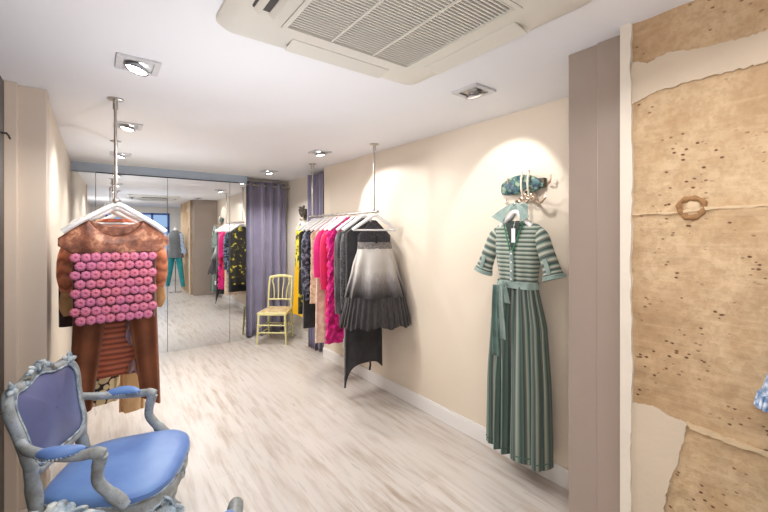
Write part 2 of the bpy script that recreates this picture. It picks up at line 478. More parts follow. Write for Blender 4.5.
# ------------------------------------------------------------------ clothes rails hung from the ceiling
RZ = 1.69
def make_rail(label, x, y0, y1, rz=0):
    t = thing('hanging_rail', label, 'clothes rail', (x, y0, H), rz)
    L = y1-y0; z = RZ-H
    for y in (0, L):
        MB().lathe([(.0, 0), (.042, 0), (.042, -.006), (.014, -.010), (.014, -.06), (.010, -.065)], (0, y, 0), 20).build('ceiling_flange', W['steel'], t)
        MB().tube([(0, y, -.05), (0, y, z)], .008, 10).build('drop_rod', W['steel'], t)
    MB().tube([(0, -.05, z), (0, L+.05, z)], .011, 12).build('rail', W['steel'], t)
    for y in (-.05, L+.05): MB().ball((0, y, z), .016, 12).build('end_cap', W['steel'], t)
make_rail('slim steel rail hung from the ceiling, left in front of mirrors', .088, 2.80, 4.08, -math.radians(1.9))
make_rail('slim steel rail hung from the ceiling along the cream wall', 2.0, 2.83, 4.07)

# ------------------------------------------------------------------ hangers
def make_hanger(label, loc, rotz, w=.21, bar=False, drop=.095, group='white clothes hangers', flip=1, top=.052):
    t = thing('clothes_hanger', label, 'hanger', loc, rotz, group)      # origin: top of hook on rail
    pk = -top
    pts = spline([(-w, 0, pk-drop), (-w*.72, -.006, pk-drop*.66), (-w*.35, -.003, pk-drop*.27), (-.02, 0, pk), (.02, 0, pk), (w*.35, -.003, pk-drop*.27), (w*.72, -.006, pk-drop*.66), (w, 0, pk-drop)], 5)
    MB().tube(pts, .016, 10, flat=.95, up=(0, 0, 1)).build('hanger_body', W['hanger'], t)
    hk = [(0, 0, pk+.0)]+[(0, 0, pk+.018)]+[(.0155*sin(a)*flip, 0, -.0145+.0165*cos(a)) for a in [PI*.9-PI*i/8 for i in range(0, 12)]]
    MB().tube(hk, .0028, 6).build('hook', W['chrome'], t)
    if bar: MB().tube([(-w+.01, 0, pk-drop), (w-.01, 0, pk-drop)], .008, 8).build('bar', W['hanger'], t)
    return t

# ------------------------------------------------------------------ cloth shells
def shell(prof, zt, zb, n=44, rows=40, folds=7, amp=.0, ph=0, ruffle=0, hem=None, sq=.75, ampz=None, seed=0):
    """prof rows: (t, half_width, half_depth, x_shift, y_shift)"""
    mb = MB()
    def fn(u, v):
        hw, hd, xs_, ys_ = lerpl(prof, v)
        a = 2*PI*u
        ca, sa = cos(a), sin(a)
        x = hw*math.copysign(abs(ca)**sq, ca); y = hd*math.copysign(abs(sa)**sq, sa)
        k = amp*(v if ampz is None else ampz(v))
        w_ = sin(folds*a+ph+1.3*sin(2*a+seed)+v*1.2)
        y += k*w_*(1 if abs(sa) > .2 else abs(sa)*5); x += .5*k*cos(folds*a+ph+seed)
        if ruffle:
            rr = ruffle*sin(v*70+3*sin(a*5+seed)+seed)+ruffle*.7*sin(a*9+v*31)
            x += rr*ca; y += rr*sa
        z = zt+(zb-zt)*v
        if hem: z += hem(u, a)*v**3
        z -= .0*hw
        return (x+xs_, y+ys_, z)
    return mb.grid(fn, n, rows, cu=True, flip=True)

def sleeve(pts, rs, flat=.45, n=14, folds=0, amp=0):
    mb = MB(); P = spline(pts, 5); m_ = len(P)
    rr = []
    for i in range(m_):
        t = i/(m_-1)*(len(rs)-1); a = int(min(t, len(rs)-2)); rr.append(rs[a]+(rs[a+1]-rs[a])*(t-a))
    return mb.tube(P, rr, n, cap=False, flat=flat, up=(0, 1, 0))

# ---- left rail: blouse with pink flower panel
bx_, by_ = .095, 2.775
bl = thing('blouse', 'sleeveless blouse with pink flower panel and copper lace yoke', 'blouse', (bx_, by_, RZ))
m = NT('copper_lace'); v = m.coords()
c = m.ramp(m.noise(v, 16, 5, .65), [(.36, lin(104, 58, 42)), (.52, lin(158, 96, 70)), (.66, lin(222, 164, 130))])
m.col(c); m.set(Roughness=.42); m.b.inputs['Sheen Weight'].default_value = .3; m.bump(m.noise(v, 120, 3), .5, .004); W['lace'] = m.m
def yoke_top(x):
    ax = abs(x)
    return -.155-.075*(ax/.27)**1.5 if ax > .10 else -.155-.02*(ax/.1)
def yk(front):
    def fn(u, v):
        x = -.268+.536*u; ax = abs(x)
        top = -.060-.158*(max(0, ax-.05)/.218)**1.12
        if ax < .125:
            neck = (-.212 if front else -.150); f = math.sqrt(max(0, 1-(ax/.128)**2))
            top = top*(1-f)+neck*f if neck < top else top
        bot = -.312 if ax < .2 else -.312+(ax-.2)*.75
        bot = min(bot, top-.01)
        z = top+(bot-top)*v
        bulge = .038*(1-(x/.30)**2)*(.25+.75*min(1, v*2.5))*(1 if front else -.5)
        y = -bulge+.006*sin(x*40+v*3)*v
        return (x, y, z)
    return fn
yo = MB().grid(yk(True), 44, 12, flip=True).grid(yk(False), 44, 12)
yo.build('yoke', W['lace'], bl, solid=.002)
# floral panel body
brown = fabric('brown_mesh_cloth', lin(96, 52, 50), lin(70, 38, 38), 40, .8)
bod = shell([(0, .205, .038, -.005, 0), (.5, .20, .045, -.005, 0), (1, .195, .05, -.005, 0)], -.30, -.705, 44, 30, 5, .006, sq=.6)
bod.build('body', brown, bl)
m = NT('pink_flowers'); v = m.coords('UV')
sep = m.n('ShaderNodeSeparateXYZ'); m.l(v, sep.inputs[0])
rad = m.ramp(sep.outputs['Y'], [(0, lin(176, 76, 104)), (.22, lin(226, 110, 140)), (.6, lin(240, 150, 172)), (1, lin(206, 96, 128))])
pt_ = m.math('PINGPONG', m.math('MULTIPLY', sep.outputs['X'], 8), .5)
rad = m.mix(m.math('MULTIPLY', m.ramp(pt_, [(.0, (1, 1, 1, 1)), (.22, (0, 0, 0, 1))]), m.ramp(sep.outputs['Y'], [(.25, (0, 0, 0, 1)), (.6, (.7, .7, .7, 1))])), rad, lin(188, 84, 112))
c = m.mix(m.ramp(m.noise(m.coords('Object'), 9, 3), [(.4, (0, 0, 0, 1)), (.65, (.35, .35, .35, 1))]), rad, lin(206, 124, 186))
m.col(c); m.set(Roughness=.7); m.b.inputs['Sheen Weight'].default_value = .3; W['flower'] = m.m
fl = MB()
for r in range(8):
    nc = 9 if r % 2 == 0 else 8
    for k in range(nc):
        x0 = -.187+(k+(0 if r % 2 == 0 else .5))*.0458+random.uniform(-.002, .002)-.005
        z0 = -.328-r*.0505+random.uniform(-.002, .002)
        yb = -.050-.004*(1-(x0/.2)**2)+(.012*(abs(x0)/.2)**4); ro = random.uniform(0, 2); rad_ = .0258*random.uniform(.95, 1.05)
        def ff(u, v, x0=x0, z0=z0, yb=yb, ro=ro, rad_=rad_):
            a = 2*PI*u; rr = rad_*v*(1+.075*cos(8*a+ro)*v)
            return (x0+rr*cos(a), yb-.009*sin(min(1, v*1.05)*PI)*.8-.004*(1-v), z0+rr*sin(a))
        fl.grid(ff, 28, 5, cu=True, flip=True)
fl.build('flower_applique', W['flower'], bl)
MB().box((-.008, .012, -.165), (.035, .003, .014)).build('neck_label', W['black'], bl, smooth=False)
make_hanger('white wooden hanger holding the pink flowered blouse', (bx_, by_-.012, RZ+.013), 0, .25, False, .155, top=.040)

# ---- brown trousers on the left rail
tr = thing('trousers', 'long brown wide-leg trousers hanging behind the flowered blouse', 'trousers', (.10, 2.89, RZ))
brownt = fabric('chestnut_brown_cloth', lin(136, 76, 42), lin(116, 62, 32), 6, .75, .15, 300, .15)
def leg(sx):
    mb = MB()
    def fn(u, v):
        a = 2*PI*u
        xc = sx*(.100+.078*v**.8); hw = .100-.044*v**.8; hd = .040+.010*v
        x = xc+hw*cos(a); y = hd*sin(a)+.012*sin(3*a+sx)*v+.008*cos(5*a)
        return (x, y, -.40-.86*v-.03*v*cos(a)*sx)
    return mb.grid(fn, 40, 24, cu=True, flip=True)
for sx in (-1, 1): leg(sx).build('trouser_leg', brownt, tr)
shell([(0, .165, .03, 0, 0), (1, .195, .04, 0, 0)], -.26, -.44, 40, 8, 4, .004, sq=.7).build('trouser_top', brownt, tr)
MB().bb(-.167, .167, -.034, .034, -.265, -.225).build('waistband', brownt, tr, bevel=.012)
make_hanger('white hanger clipped to the brown trousers, behind the blouse hanger', (.10, 2.89, RZ+.013), 0, .17, True, .095)

# ---- rust pleated dress
rd = thing('pleated_dress', 'rust orange pleated dress with draped sleeves behind the brown trousers', 'dress', (.095, 3.00, RZ))
rust = stripes('rust_pleats', [(0, lin(136, 60, 36)), (.35, lin(206, 106, 70)), (.6, lin(216, 122, 86)), (1, lin(130, 62, 40))], 30, 'Y', 'UV', .6, 'LINEAR', .5)
shell([(0, .06, .02, 0, 0), (.06, .19, .035, 0, 0), (.3, .19, .05, 0, 0), (.7, .18, .05, 0, 0), (1, .185, .055, 0, 0)], -.10, -1.09, 44, 60, 3, .008, ruffle=.004).build('dress_body', rust, rd)
rust2 = stripes('orange_drape', [(0, lin(150, 76, 46)), (.4, lin(222, 138, 96)), (.7, lin(206, 118, 80)), (1, lin(150, 76, 46))], 6, 'Y', 'UV', .55, 'LINEAR', 1.5)
for s_ in (-1, 1):
    sleeve([(s_*.165, 0, -.17), (s_*.225, -.03, -.27), (s_*.242, -.05, -.42), (s_*.235, -.05, -.54)], [.03, .035, .048, .045, .032], .7).build('draped_sleeve', rust2, rd)
    sleeve([(s_*.235, -.05, -.54), (s_*.24, -.04, -.62), (s_*.23, -.03, -.68)], [.030, .038, .026], .6).build('cuff', fabric('tan_cloth', lin(206, 160, 108), lin(184, 136, 88), 12), rd).__setitem__('label', 'tan gathered cuff')
make_hanger('white hanger holding the rust pleated dress', (.095, 3.00, RZ+.013), 0, .18, False, .10)
# ---- lavender ruffled scarf
sc = MB()
def scf(u, v):
    w = .03+.02*sin(v*9); x = .075+.05*v+.02*sin(v*11)+w*(u-.5)*2
    return (x, -.02+.022*sin(u*9+v*16), -.72-.36*v+.02*sin(u*7))
sc.grid(scf, 16, 40)
so = sc.build('ruffled_scarf', fabric('lavender_print', lin(176, 150, 170), lin(190, 140, 110), 28, .7, .3, 300, .2, (.45, .55)), None, solid=.002, loc=(.095, 2.925, RZ))
tag(so, 'lavender and tan ruffled scarf hanging between the brown trouser legs', 'scarf')
# ---- cream dress with black dots
pd = thing('dotted_dress', 'cream and black blotched dress, hem showing below the rust dress', 'dress', (.06, 3.16, RZ))
m = NT('black_cream_blotch'); vo = m.n('ShaderNodeTexVoronoi'); vo.inputs['Scale'].default_value = 22; m.l(m.coords(), vo.inputs['Vector'])
m.col(m.ramp(vo.outputs['Distance'], [(.55, lin(226, 204, 160)), (.62, lin(28, 24, 26))])); m.set(Roughness=.7); W['dots'] = m.m
shell([(0, .06, .02, 0, 0), (.06, .18, .03, 0, 0), (.5, .12, .04, -.02, 0), (1, .09, .05, -.04, 0)], -.10, -1.31, 40, 40, 5, .012).build('dress_body', W['dots'], pd)
make_hanger('white hanger holding the blotched cream and black dress', (.06, 3.16, RZ+.013), 0, .19)
td = thing('long_dress', 'long pale tan dress at the back of the left rail', 'dress', (.17, 3.42, RZ))
shell([(0, .06, .02, 0, 0), (.05, .17, .03, 0, 0), (.4, .10, .04, .06, 0), (1, .075, .05, .04, 0)], -.10, -1.50, 40, 40, 5, .014).build('dress_body', fabric('tan_silk', lin(214, 178, 132), lin(196, 156, 110), 8, .5), td)
make_hanger('white hanger holding the long pale tan dress', (.17, 3.42, RZ+.013), 0, .19)
dd = thing('dark_jacket', 'dark plum jacket sleeve hanging at the left of the left rail', 'jacket', (.06, 3.28, RZ))
shell([(0, .06, .02, 0, 0), (.1, .15, .03, 0, 0), (1, .17, .05, .0, 0)], -.12, -.82, 40, 30, 5, .010).build('jacket_body', fabric('plum_cloth', lin(58, 36, 44), lin(42, 26, 32), 14), dd)
for s_ in (-1, 1): sleeve([(s_*.13, 0, -.20), (s_*.20, -.01, -.38), (s_*.21, -.02, -.80)], [.05, .055, .05], .6).build('jacket_sleeve', fabric('plum_cloth', lin(58, 36, 44), lin(42, 26, 32), 14), dd)
make_hanger('white hanger holding the dark plum jacket', (.06, 3.28, RZ+.013), 0, .19)

# ------------------------------------------------------------------ right rail
RX = 2.0
RT = RZ
# skirt
SKR = -math.radians(24)
sk = thing('skirt', 'black to silver ombre skirt with gathered ruffle hem on front hanger', 'skirt', (1.985, 2.80, RZ), SKR)
m = NT('ombre_silver_black'); v = m.coords('UV')
sep = m.n('ShaderNodeSeparateXYZ'); m.l(v, sep.inputs[0])
hgt = m.math('ADD', sep.outputs['Y'], m.math('MULTIPLY', m.math('SUBTRACT', m.noise(m.coords('Object', (1, 1, .12)), 60, 3), .5), .22))
c = m.ramp(hgt, [(.0, lin(196, 190, 184)), (.46, lin(180, 174, 168)), (.72, lin(112, 106, 106)), (.95, lin(46, 42, 44))])
m.col(c); m.set(Roughness=.45); m.b.inputs['Sheen Weight'].default_value = .3; m.bump(m.noise(m.coords('Object', (1, 1, .1)), 160, 2), .5, .004); W['ombre'] = m.m
shell([(0, .155, .06, 0, 0), (.4, .20, .10, 0, 0), (1, .262, .125, 0, -.045)], -.325, -.745, 96, 30, 9, .030, sq=.9).build('skirt_panel', W['ombre'], sk)
blackr = fabric('black_pleated_cloth', lin(60, 55, 57), lin(38, 34, 36), 30, .6, .3, 300, .3, kind='UV', sc=(8, .2, 1))
shell([(0, .266, .128, 0, -.045), (1, .315, .15, 0, -.065)], -.74, -.995, 220, 14, 36, .010, sq=.9, ampz=lambda v: .4+.6*v, hem=lambda u, a: .012*sin(a*11)).build('ruffle', blackr, sk)
wbm = fabric('grey_lame', lin(132, 126, 122), lin(96, 90, 90), 50, .4)
shell([(0, .152, .058, 0, 0), (1, .158, .062, 0, 0)], -.27, -.33, 60, 6, 12, .002, sq=.9).build('waistband', wbm, sk)
sheer = fabric('black_sheer', lin(70, 66, 70), lin(44, 42, 46), 60, .6)
MB().grid(lambda u, v: ((-.15+.30*u)*(.12+.88*min(1, v*1.6)), .03, -.075-.22*v), 12, 8).build('lining', sheer, sk, solid=.003)
MB().bb(-.010, .010, -.07, -.055, -.28, -.215).build('clip', W['black'], sk, smooth=False)
make_hanger('white hanger with crossbar holding the ombre skirt, frontmost on rail', (1.985, 2.80, RZ+.013), SKR, .20, True, .125)

def simple(name, label, cat, y, mat, hem_z, hw=.195, hd=.034, amp=.012, folds=6, ruffle=0, sl=None, slmat=None, hemf=None, rot=0, x=RX, cover=False, hl=None, w2=None, partname='dress_body', seed=0, hanger=True, sr=(.045, .05, .048)):
    t = thing(name, label, cat, (x, y, RZ), rot)
    w2 = w2 or hw
    L = (RZ-hem_z)
    ts = .06/(L-.09)
    if cover:
        t1 = .15/(L-.03)
        shell([(0, .025, .020, 0, 0), (t1*.3, .07, .022, 0, 0), (t1, .215, .026, 0, 0), (t1*1.3, hw, hd*.8, 0, 0), (.4, hw*.95, hd, 0, 0), (1, w2, hd*1.2, 0, 0)], -.030, -L, 48, 50, folds, amp, seed, ruffle*.8, hemf, seed=seed).build(partname, mat, t)
    else: shell([(0, .05, .016, 0, 0), (ts, hw*.62, hd*.5, 0, 0), (ts*2, hw*.97, hd*.7, 0, 0), (.35, hw*.95, hd, 0, 0), (1, w2, hd*1.25, 0, 0)], -.075, -L, 48, 44, folds, amp, seed, ruffle, hemf, seed=seed).build(partname, mat, t)
    if sl:
        for s_ in (-1, 1):
            sleeve([(s_*(hw-.035), 0, -.20), (s_*(hw+.005), -.01, -.28), (s_*(hw+.012), -.015, -(RZ-sl)*.7), (s_*(hw+.005), -.02, -(RZ-sl))], list(sr), .6).build('garment_sleeve', slmat or mat, t)
    if hanger:
        make_hanger(hl or ('white hanger holding the '+label), (x, y, RZ+.013), rot, .205, False, .125)
    return t
blk = fabric('black_crepe', lin(40, 38, 42), lin(26, 24, 28), 12, .7, .35)
char = fabric('charcoal_glitter', lin(92, 90, 94), lin(40, 38, 42), 55, .5, .3)
dgrey = fabric('dark_grey_lurex', lin(100, 98, 100), lin(48, 46, 50), 34, .5, .3, sc=(1, 1, .2))
mag = fabric('magenta_cloth', lin(232, 16, 132), lin(206, 8, 108), 10, .6, .2)
magr = fabric('magenta_ruffles', lin(240, 24, 146), lin(196, 6, 104), 30, .6, .2)
red = fabric('crimson_cloth', lin(226, 18, 66), lin(204, 8, 84), 10, .6, .2)
beige = fabric('beige_lace', lin(226, 196, 170), lin(196, 160, 134), 34, .8)
cream = fabric('cream_knit', lin(234, 212, 188), lin(214, 186, 160), 20, .8)
m = NT('navy_print'); v = m.coords()
m.col(m.ramp(m.noise(v, 26, 4), [(.40, lin(28, 28, 36)), (.52, lin(70, 78, 98)), (.62, lin(150, 158, 176)), (.66, lin(40, 42, 52))])); m.set(Roughness=.7); W['navy'] = m.m
m = NT('yellow_black_print'); v = m.coords()
m.col(m.ramp(m.noise(v, 14, 3), [(.55, lin(40, 36, 30)), (.60, lin(84, 78, 40)), (.64, lin(206, 190, 60)), (.75, lin(226, 212, 100))], 'LINEAR')); m.set(Roughness=.7); W['yelprint'] = m.m

def pts_hem(u, a):   # handkerchief hem: long at both x ends, short in between
    return -.06*max(0, cos(a))**5-.19*max(0, -cos(a))**6+.015*sin(a*3)
ad = simple('asymmetric_dress', 'long black handkerchief hem dress right behind the ombre skirt', 'dress', 2.95, blk, .31, .185, .038, .012, 5, hemf=pts_hem, x=1.965, w2=.19, rot=-.10, hl='white hanger holding the long black handkerchief hem dress')
for (x, y, z0, n) in ((-.19, -.01, -1.53, 6), (.04, -.050, -1.40, 5)):
    ft = MB().ball((x, y, z0+.05), .009, 8, (1, 1, 1.6))
    for i in range(n):
        yy = y+.006*cos(i*1.3); xx = x+.006*sin(i*1.3)
        ft.tube([(xx, yy, z0+.05), (xx+.004, yy, z0+.01), (xx-.003, yy, z0-.04)], .0035, 6)
    ft.build('tassel', blk, ad)
simple('jacket', 'charcoal glitter jacket, first behind the long black dress', 'jacket', 3.06, char, .66, .178, .034, .008, 5, sl=.80, x=2.01, cover=True, hl='white hanger holding the charcoal glitter jacket')
simple('coat', 'dark grey lurex coat between charcoal jacket and magenta dress', 'coat', 3.16, dgrey, .62, .182, .034, .008, 6, sl=.75, x=2.01, hl='white hanger holding the dark grey lurex coat')
simple('ruffled_dress', 'long magenta ruffled dress, its hem lowest of the pinks', 'dress', 3.28, magr, .44, .218, .036, .010, 6, ruffle=.016, x=1.99, w2=.232, cover=True, hl='white hanger holding the long magenta ruffled dress', seed=1)
simple('red_dress', 'crimson red dress between the two magenta garments', 'dress', 3.39, red, .66, .20, .034, .008, 5, sl=.95, hl='white hanger holding the crimson red dress', seed=2)
simple('blouse', 'magenta blouse with elbow sleeve beside the crimson dress', 'blouse', 3.49, mag, 1.00, .205, .034, .008, 4, sl=1.06, cover=True, hl='white hanger holding the magenta blouse', seed=3, sr=(.05, .065, .07), partname='blouse_body')
simple('lace_dress', 'long beige lace dress behind the magenta blouse', 'dress', 3.60, cream, .37, .20, .033, .008, 6, hl='white hanger holding the long beige lace dress', seed=4)
simple('lace_tunic', 'shorter beige lace tunic beside the navy print blouse', 'tunic', 3.70, beige, .76, .205, .033, .008, 6, ruffle=.004, hl='white hanger holding the beige lace tunic', seed=5, partname='tunic_body')
simple('print_blouse', 'navy and grey print blouse beside the beige tunic', 'blouse', 3.81, W['navy'], .78, .205, .033, .008, 5, sl=.85, hl='white hanger holding the navy print blouse', seed=6, partname='blouse_body')
simple('black_dress', 'plain black dress hanging near the far end of right rail', 'dress', 3.90, blk, .46, .20, .033, .008, 6, hl='white hanger holding the plain black dress', seed=7)
simple('print_dress', 'dark yellow print dress, last on the right rail', 'dress', 4.0, W['yelprint'], .60, .205, .033, .008, 6, hl='white hanger holding the dark yellow print dress', seed=8)
pt = thing('price_tag', 'small white price tag hanging beside the tassels of black dress', 'tag', (1.768, 2.965, .575))
MB().box((0, 0, -.05), (.035, .003, .075), .6).build('card', W['tag'], pt, smooth=False)
MB().tube([(0, 0, -.012), (0, 0, .10)], .0012, 5).build('string', W['tag'], pt)

# ------------------------------------------------------------------ wall hooks
m = NT('green_blue_mosaic'); vo = m.n('ShaderNodeTexVoronoi'); vo.inputs['Scale'].default_value = 48; m.l(m.coords(), vo.inputs['Vector'])
c = m.ramp(m.noise(vo.outputs['Color'], 3, 1), [(.3, lin(46, 70, 92)), (.45, lin(66, 112, 110)), (.56, lin(140, 164, 130)), (.7, lin(84, 96, 124))])
c = m.mix(m.ramp(vo.outputs['Distance'], [(.45, (0, 0, 0, 1)), (.8, (1, 1, 1, 1))]), c, lin(24, 46, 60))
m.col(c); m.set(Roughness=.5); W['mosaic'] = m.m
HY = 1.41
hk = thing('wall_hook', 'ornate wall coat hook with green blue mosaic plaque above striped dress', 'coat hook', (2.22, HY, 1.80))
def spin(u, v):
    t = u*2-1; a = PI*v
    yy = .045-.150*t
    r = .062*(1-abs(t+.12)**2.6/1.45)**.8 if t < .88 else .012
    r = max(r, .008)
    return (-.03-.02*sin(a)*(r/.06), yy, .012+r*cos(a)-.018*(t*t))
MB().grid(spin, 40, 14).build('plaque', W['mosaic'], hk)
MB().bb(-.03, 0, -.11, .11, -.02, .04).build('backplate', W['darkbronze'], hk, bevel=.006)
for y in (-.022, .024):
    MB().tube(spline([(-.04, y, -.09), (-.066, y, -.03), (-.07, y, .03), (-.058, y, .075), (-.064, y*1.1, .09)], 4), .0062, 8).build('strap', W['ivory'], hk)
for s_ in (-1, 0, 1):
    MB().tube(spline([(-.02, s_*.03, -.04), (-.035, s_*.06, -.095), (-.06, s_*.10, -.115), (-.075, s_*.13, -.10), (-.07, s_*.14, -.08)] if s_ else
                     [(-.02, 0, -.04), (-.04, 0, -.09), (-.075, .0, -.125), (-.135, 0, -.128), (-.155, 0, -.10)], 4), [.009]*17, 8).build('hook_arm', W['bronze'], hk)
sc_ = MB()
for (y, z, r) in ((.02, -.07, .018), (-.02, -.07, .018), (0, -.045, .016), (.04, -.085, .014), (-.04, -.085, .014)):
    sc_.tube([(-.05, y+r*cos(a), z+r*sin(a)) for a in [2*PI*i/12 for i in range(13)]], .005, 6)
sc_.build('scrollwork', W['bronze'], hk)
for y, z in ((-.16, .02), (.145, .035)):
    MB().tube(spline([(-.02, y*.8, .0), (-.04, y*.95, z*.5), (-.045, y, z+.03)], 4), [.007]*8+[.004], 8).build('finial', W['bronze'], hk)

hk2 = thing('wall_hook', 'dark leaf shaped coat hook on pale wall beside mauve curtain', 'coat hook', (2.37, 5.02, 1.80))
lf = MB()
for i, (y, z, a) in enumerate(((.05, .04, .5), (.0, .02, -.2), (-.05, -.02, -.6), (.03, -.04, .3), (-.03, .05, -.4), (.07, -.01, .9))):
    def lfn(u, v, y=y, z=z, a=a):
        w = .035*sin(PI*min(1, .05+u*.95)); p = (u-.5)*.12; q = (v-.5)*2*w
        return (-.04-.03*cos((v-.5)*2), y+p*cos(a)-q*sin(a), z+p*sin(a)+q*cos(a))
    lf.grid(lfn, 10, 6)
lf.build('leaf_plaque', W['darkbronze'], hk2, solid=.004)
MB().bb(-.03, 0, -.02, .02, -.12, .04).build('backplate', W['darkbronze'], hk2, bevel=.005)
MB().tube(spline([(-.02, 0, -.10), (-.06, 0, -.125), (-.09, 0, -.11), (-.095, 0, -.09)], 4), .007, 8).build('hook_arm', W['bronze'], hk2)
yd = thing('yellow_dress', 'bright yellow and black print dress on leaf shaped hook', 'dress', (2.285, 5.00, 1.69), PI/2)
m = NT('yellow_cloth'); v = m.coords(); sep = m.n('ShaderNodeSeparateXYZ'); m.l(v, sep.inputs[0])
zz = m.math('ADD', sep.outputs['Z'], m.math('MULTIPLY', m.noise(v, 4), .3))
pr = m.ramp(m.noise(v, 13, 3), [(.42, lin(64, 58, 30)), (.5, lin(220, 206, 60)), (.7, lin(240, 228, 90))])
m.col(m.mix(m.ramp(m.math('ADD', m.math('MULTIPLY', zz, -1), -.45), [(.0, (0, 0, 0, 1)), (.12, (1, 1, 1, 1))]), pr, lin(244, 190, 20))); m.set(Roughness=.7); W['yel'] = m.m
shell([(0, .05, .02, 0, 0), (.06, .15, .04, 0, 0), (.4, .14, .05, 0, 0), (1, .20, .06, 0, 0)], -.10, -1.33, 44, 40, 6, .016).build('dress_body', W['yel'], yd)
make_hanger('white hanger on the leaf shaped hook', (2.285, 5.00, 1.695), PI/2, .15)

# ------------------------------------------------------------------ striped green dress on the ornate hook
gd = thing('striped_dress', 'long green striped shirt dress hanging on the cream wall', 'dress', (2.08, HY, 1.66), -PI/2)
# local: +x -> world -Y (photo right), local -y -> world -X (towards room)
DK = lin(42, 54, 52); MI = lin(134, 156, 146); PL = lin(192, 196, 182); GR = lin(86, 104, 97); TA = lin(168, 162, 144)
hst = stripes('green_cross_stripes', [(0, DK), (.20, GR), (.30, MI), (.48, PL), (.60, MI), (.74, TA), (.84, GR)], 15, 'Y', 'UV', .75, 'LINEAR')
vst = stripes('green_long_stripes', [(0, DK), (.22, GR), (.34, TA), (.46, MI), (.66, GR), (.76, lin(52, 80, 74)), (.9, GR)], 26, 'X', 'UV', .7, 'LINEAR')
plain = fabric('mint_cloth', lin(148, 168, 162), lin(124, 146, 140), 12, .7)
dkg = fabric('deep_green_cloth', lin(74, 106, 98), lin(58, 86, 80), 12, .7)
# bodice: front halves leave a V neck open
def bodf(u, v):
    a = 2*PI*u; ca, sa = cos(a), sin(a)
    hw, hd = lerpl([(0, .075, .03), (.08, .145, .04), (.16, .158, .05), (.5, .150, .060), (1, .124, .055)], v)
    x = hw*math.copysign(abs(ca)**.75, ca); y = hd*math.copysign(abs(sa)**.75, sa)
    z = -.085-.385*v-.0*ca
    if sa < 0:   # front: carve the neckline
        depth = max(0, 1-abs(x)/.075)
        z = min(z, -.085-.18*depth*(1-v)) if v < .5 else z
        y += .006*sin(x*90)*v
    return (x, y, z)
MB().grid(bodf, 72, 40, cu=True, flip=True).build('bodice', hst, gd)
for s_ in (-1, 1):
    P = [(s_*.118, .0, -.142), (s_*.160, -.008, -.185), (s_*.196, -.015, -.275), (s_*.230, -.02, -.365), (s_*.244, -.022, -.408)]
    sleeve(P, [.034, .048, .050, .054, .068], .62, 20).build('dress_sleeve', stripes('green_sleeve_stripes', [(0, DK), (.25, GR), (.35, MI), (.55, PL), (.7, TA), (.84, GR)], 9, 'Y', 'UV', .75, 'LINEAR'), gd)
    sleeve([(s_*.2425, -.022, -.400), (s_*.2485, -.022, -.420)], [.067, .071], .62, 20).build('cuff', plain, gd)
    MB().box((s_*.224, -.058, -.35), (.026, .004, .09), m=Matrix.Rotation(-s_*.33, 3, 'Y')).build('sleeve_tab', plain, gd, smooth=False)
# skirt with deep folds
def skf(u, v):
    a = 2*PI*u; ca, sa = cos(a), sin(a)
    hw, hd = lerpl([(0, .128, .055), (.25, .18, .075), (.6, .200, .085), (1, .205, .09)], v)
    x = hw*math.copysign(abs(ca)**.8, ca); y = hd*math.copysign(abs(sa)**.8, sa)
    k = .45+.55*min(1, v*1.5)
    y += .020*k*sin(11*a+.6*sin(2*a)+.8*v)*(1-.35*v)+.016*v*sin(5*a+1.0); x += .007*k*cos(11*a)
    if sa < 0: y += (.060*math.exp(-((x+.085)/.020)**2)+.045*math.exp(-((x+.02)/.016)**2))*min(1, v*1.6)     # deep front fold
    z = -.47-1.045*v+.03*v*(1 if x < -.06 else 0)*0
    return (x, y, z)
MB().grid(skf, 200, 40, cu=True, flip=True).build('skirt_panel', vst, gd)
MB().grid(lambda u, v: (lambda p: (p[0]*1.006, p[1]*1.03-.001, -1.475-.007*v))(skf(u, .965)), 200, 1, cu=True, flip=True).build('hem_band', dkg, gd)
# collar
CL = [(.0, .03), (-.045, .014), (-.105, -.016), (-.168, -.055), (-.12, -.078), (-.075, -.098), (-.058, -.055), (-.03, -.015)]
CRr = [(.0, .03), (.038, .016), (.075, -.02), (.105, -.062), (.08, -.082), (.05, -.095), (.042, -.05), (.025, -.012)]
for poly in (CL, CRr):
    b_ = MB().prism(poly, .004, lambda a, b, h: (a, -.03-.30*abs(b-.03)*.6-h+.05*abs(a), b)).build('collar', plain, gd, smooth=False)
    MB().grid(lambda u, v, sg=(1 if poly is CRr else -1): (sg*(.012+.05*u), .03-.02*u-.01*v, .03-.09*u*v-.012*u-.05*v), 8, 5).build('collar_stand', plain, gd, solid=.003)
plk = MB()
plk.grid(lambda u, v: (-.014+.028*u, -.066-.003*sin(PI*u)+.006*v, -.265-.20*v), 4, 12)
plk.build('placket', plain, gd, solid=.002)
for i in range(4): MB().ball((0, -.069, -.285-i*.052), .006, 8, (1, .5, 1)).build('button', W['tag'], gd)
nf = MB()
for s_ in (-1, 1): nf.tube([(s_*.068, -.048, -.10), (s_*.04, -.060, -.18), (s_*.008, -.067, -.27)], .006, 6, flat=.6)
nf.build('neck_facing', fabric('bright_green_trim', lin(70, 150, 110), lin(54, 124, 90), 10), gd)
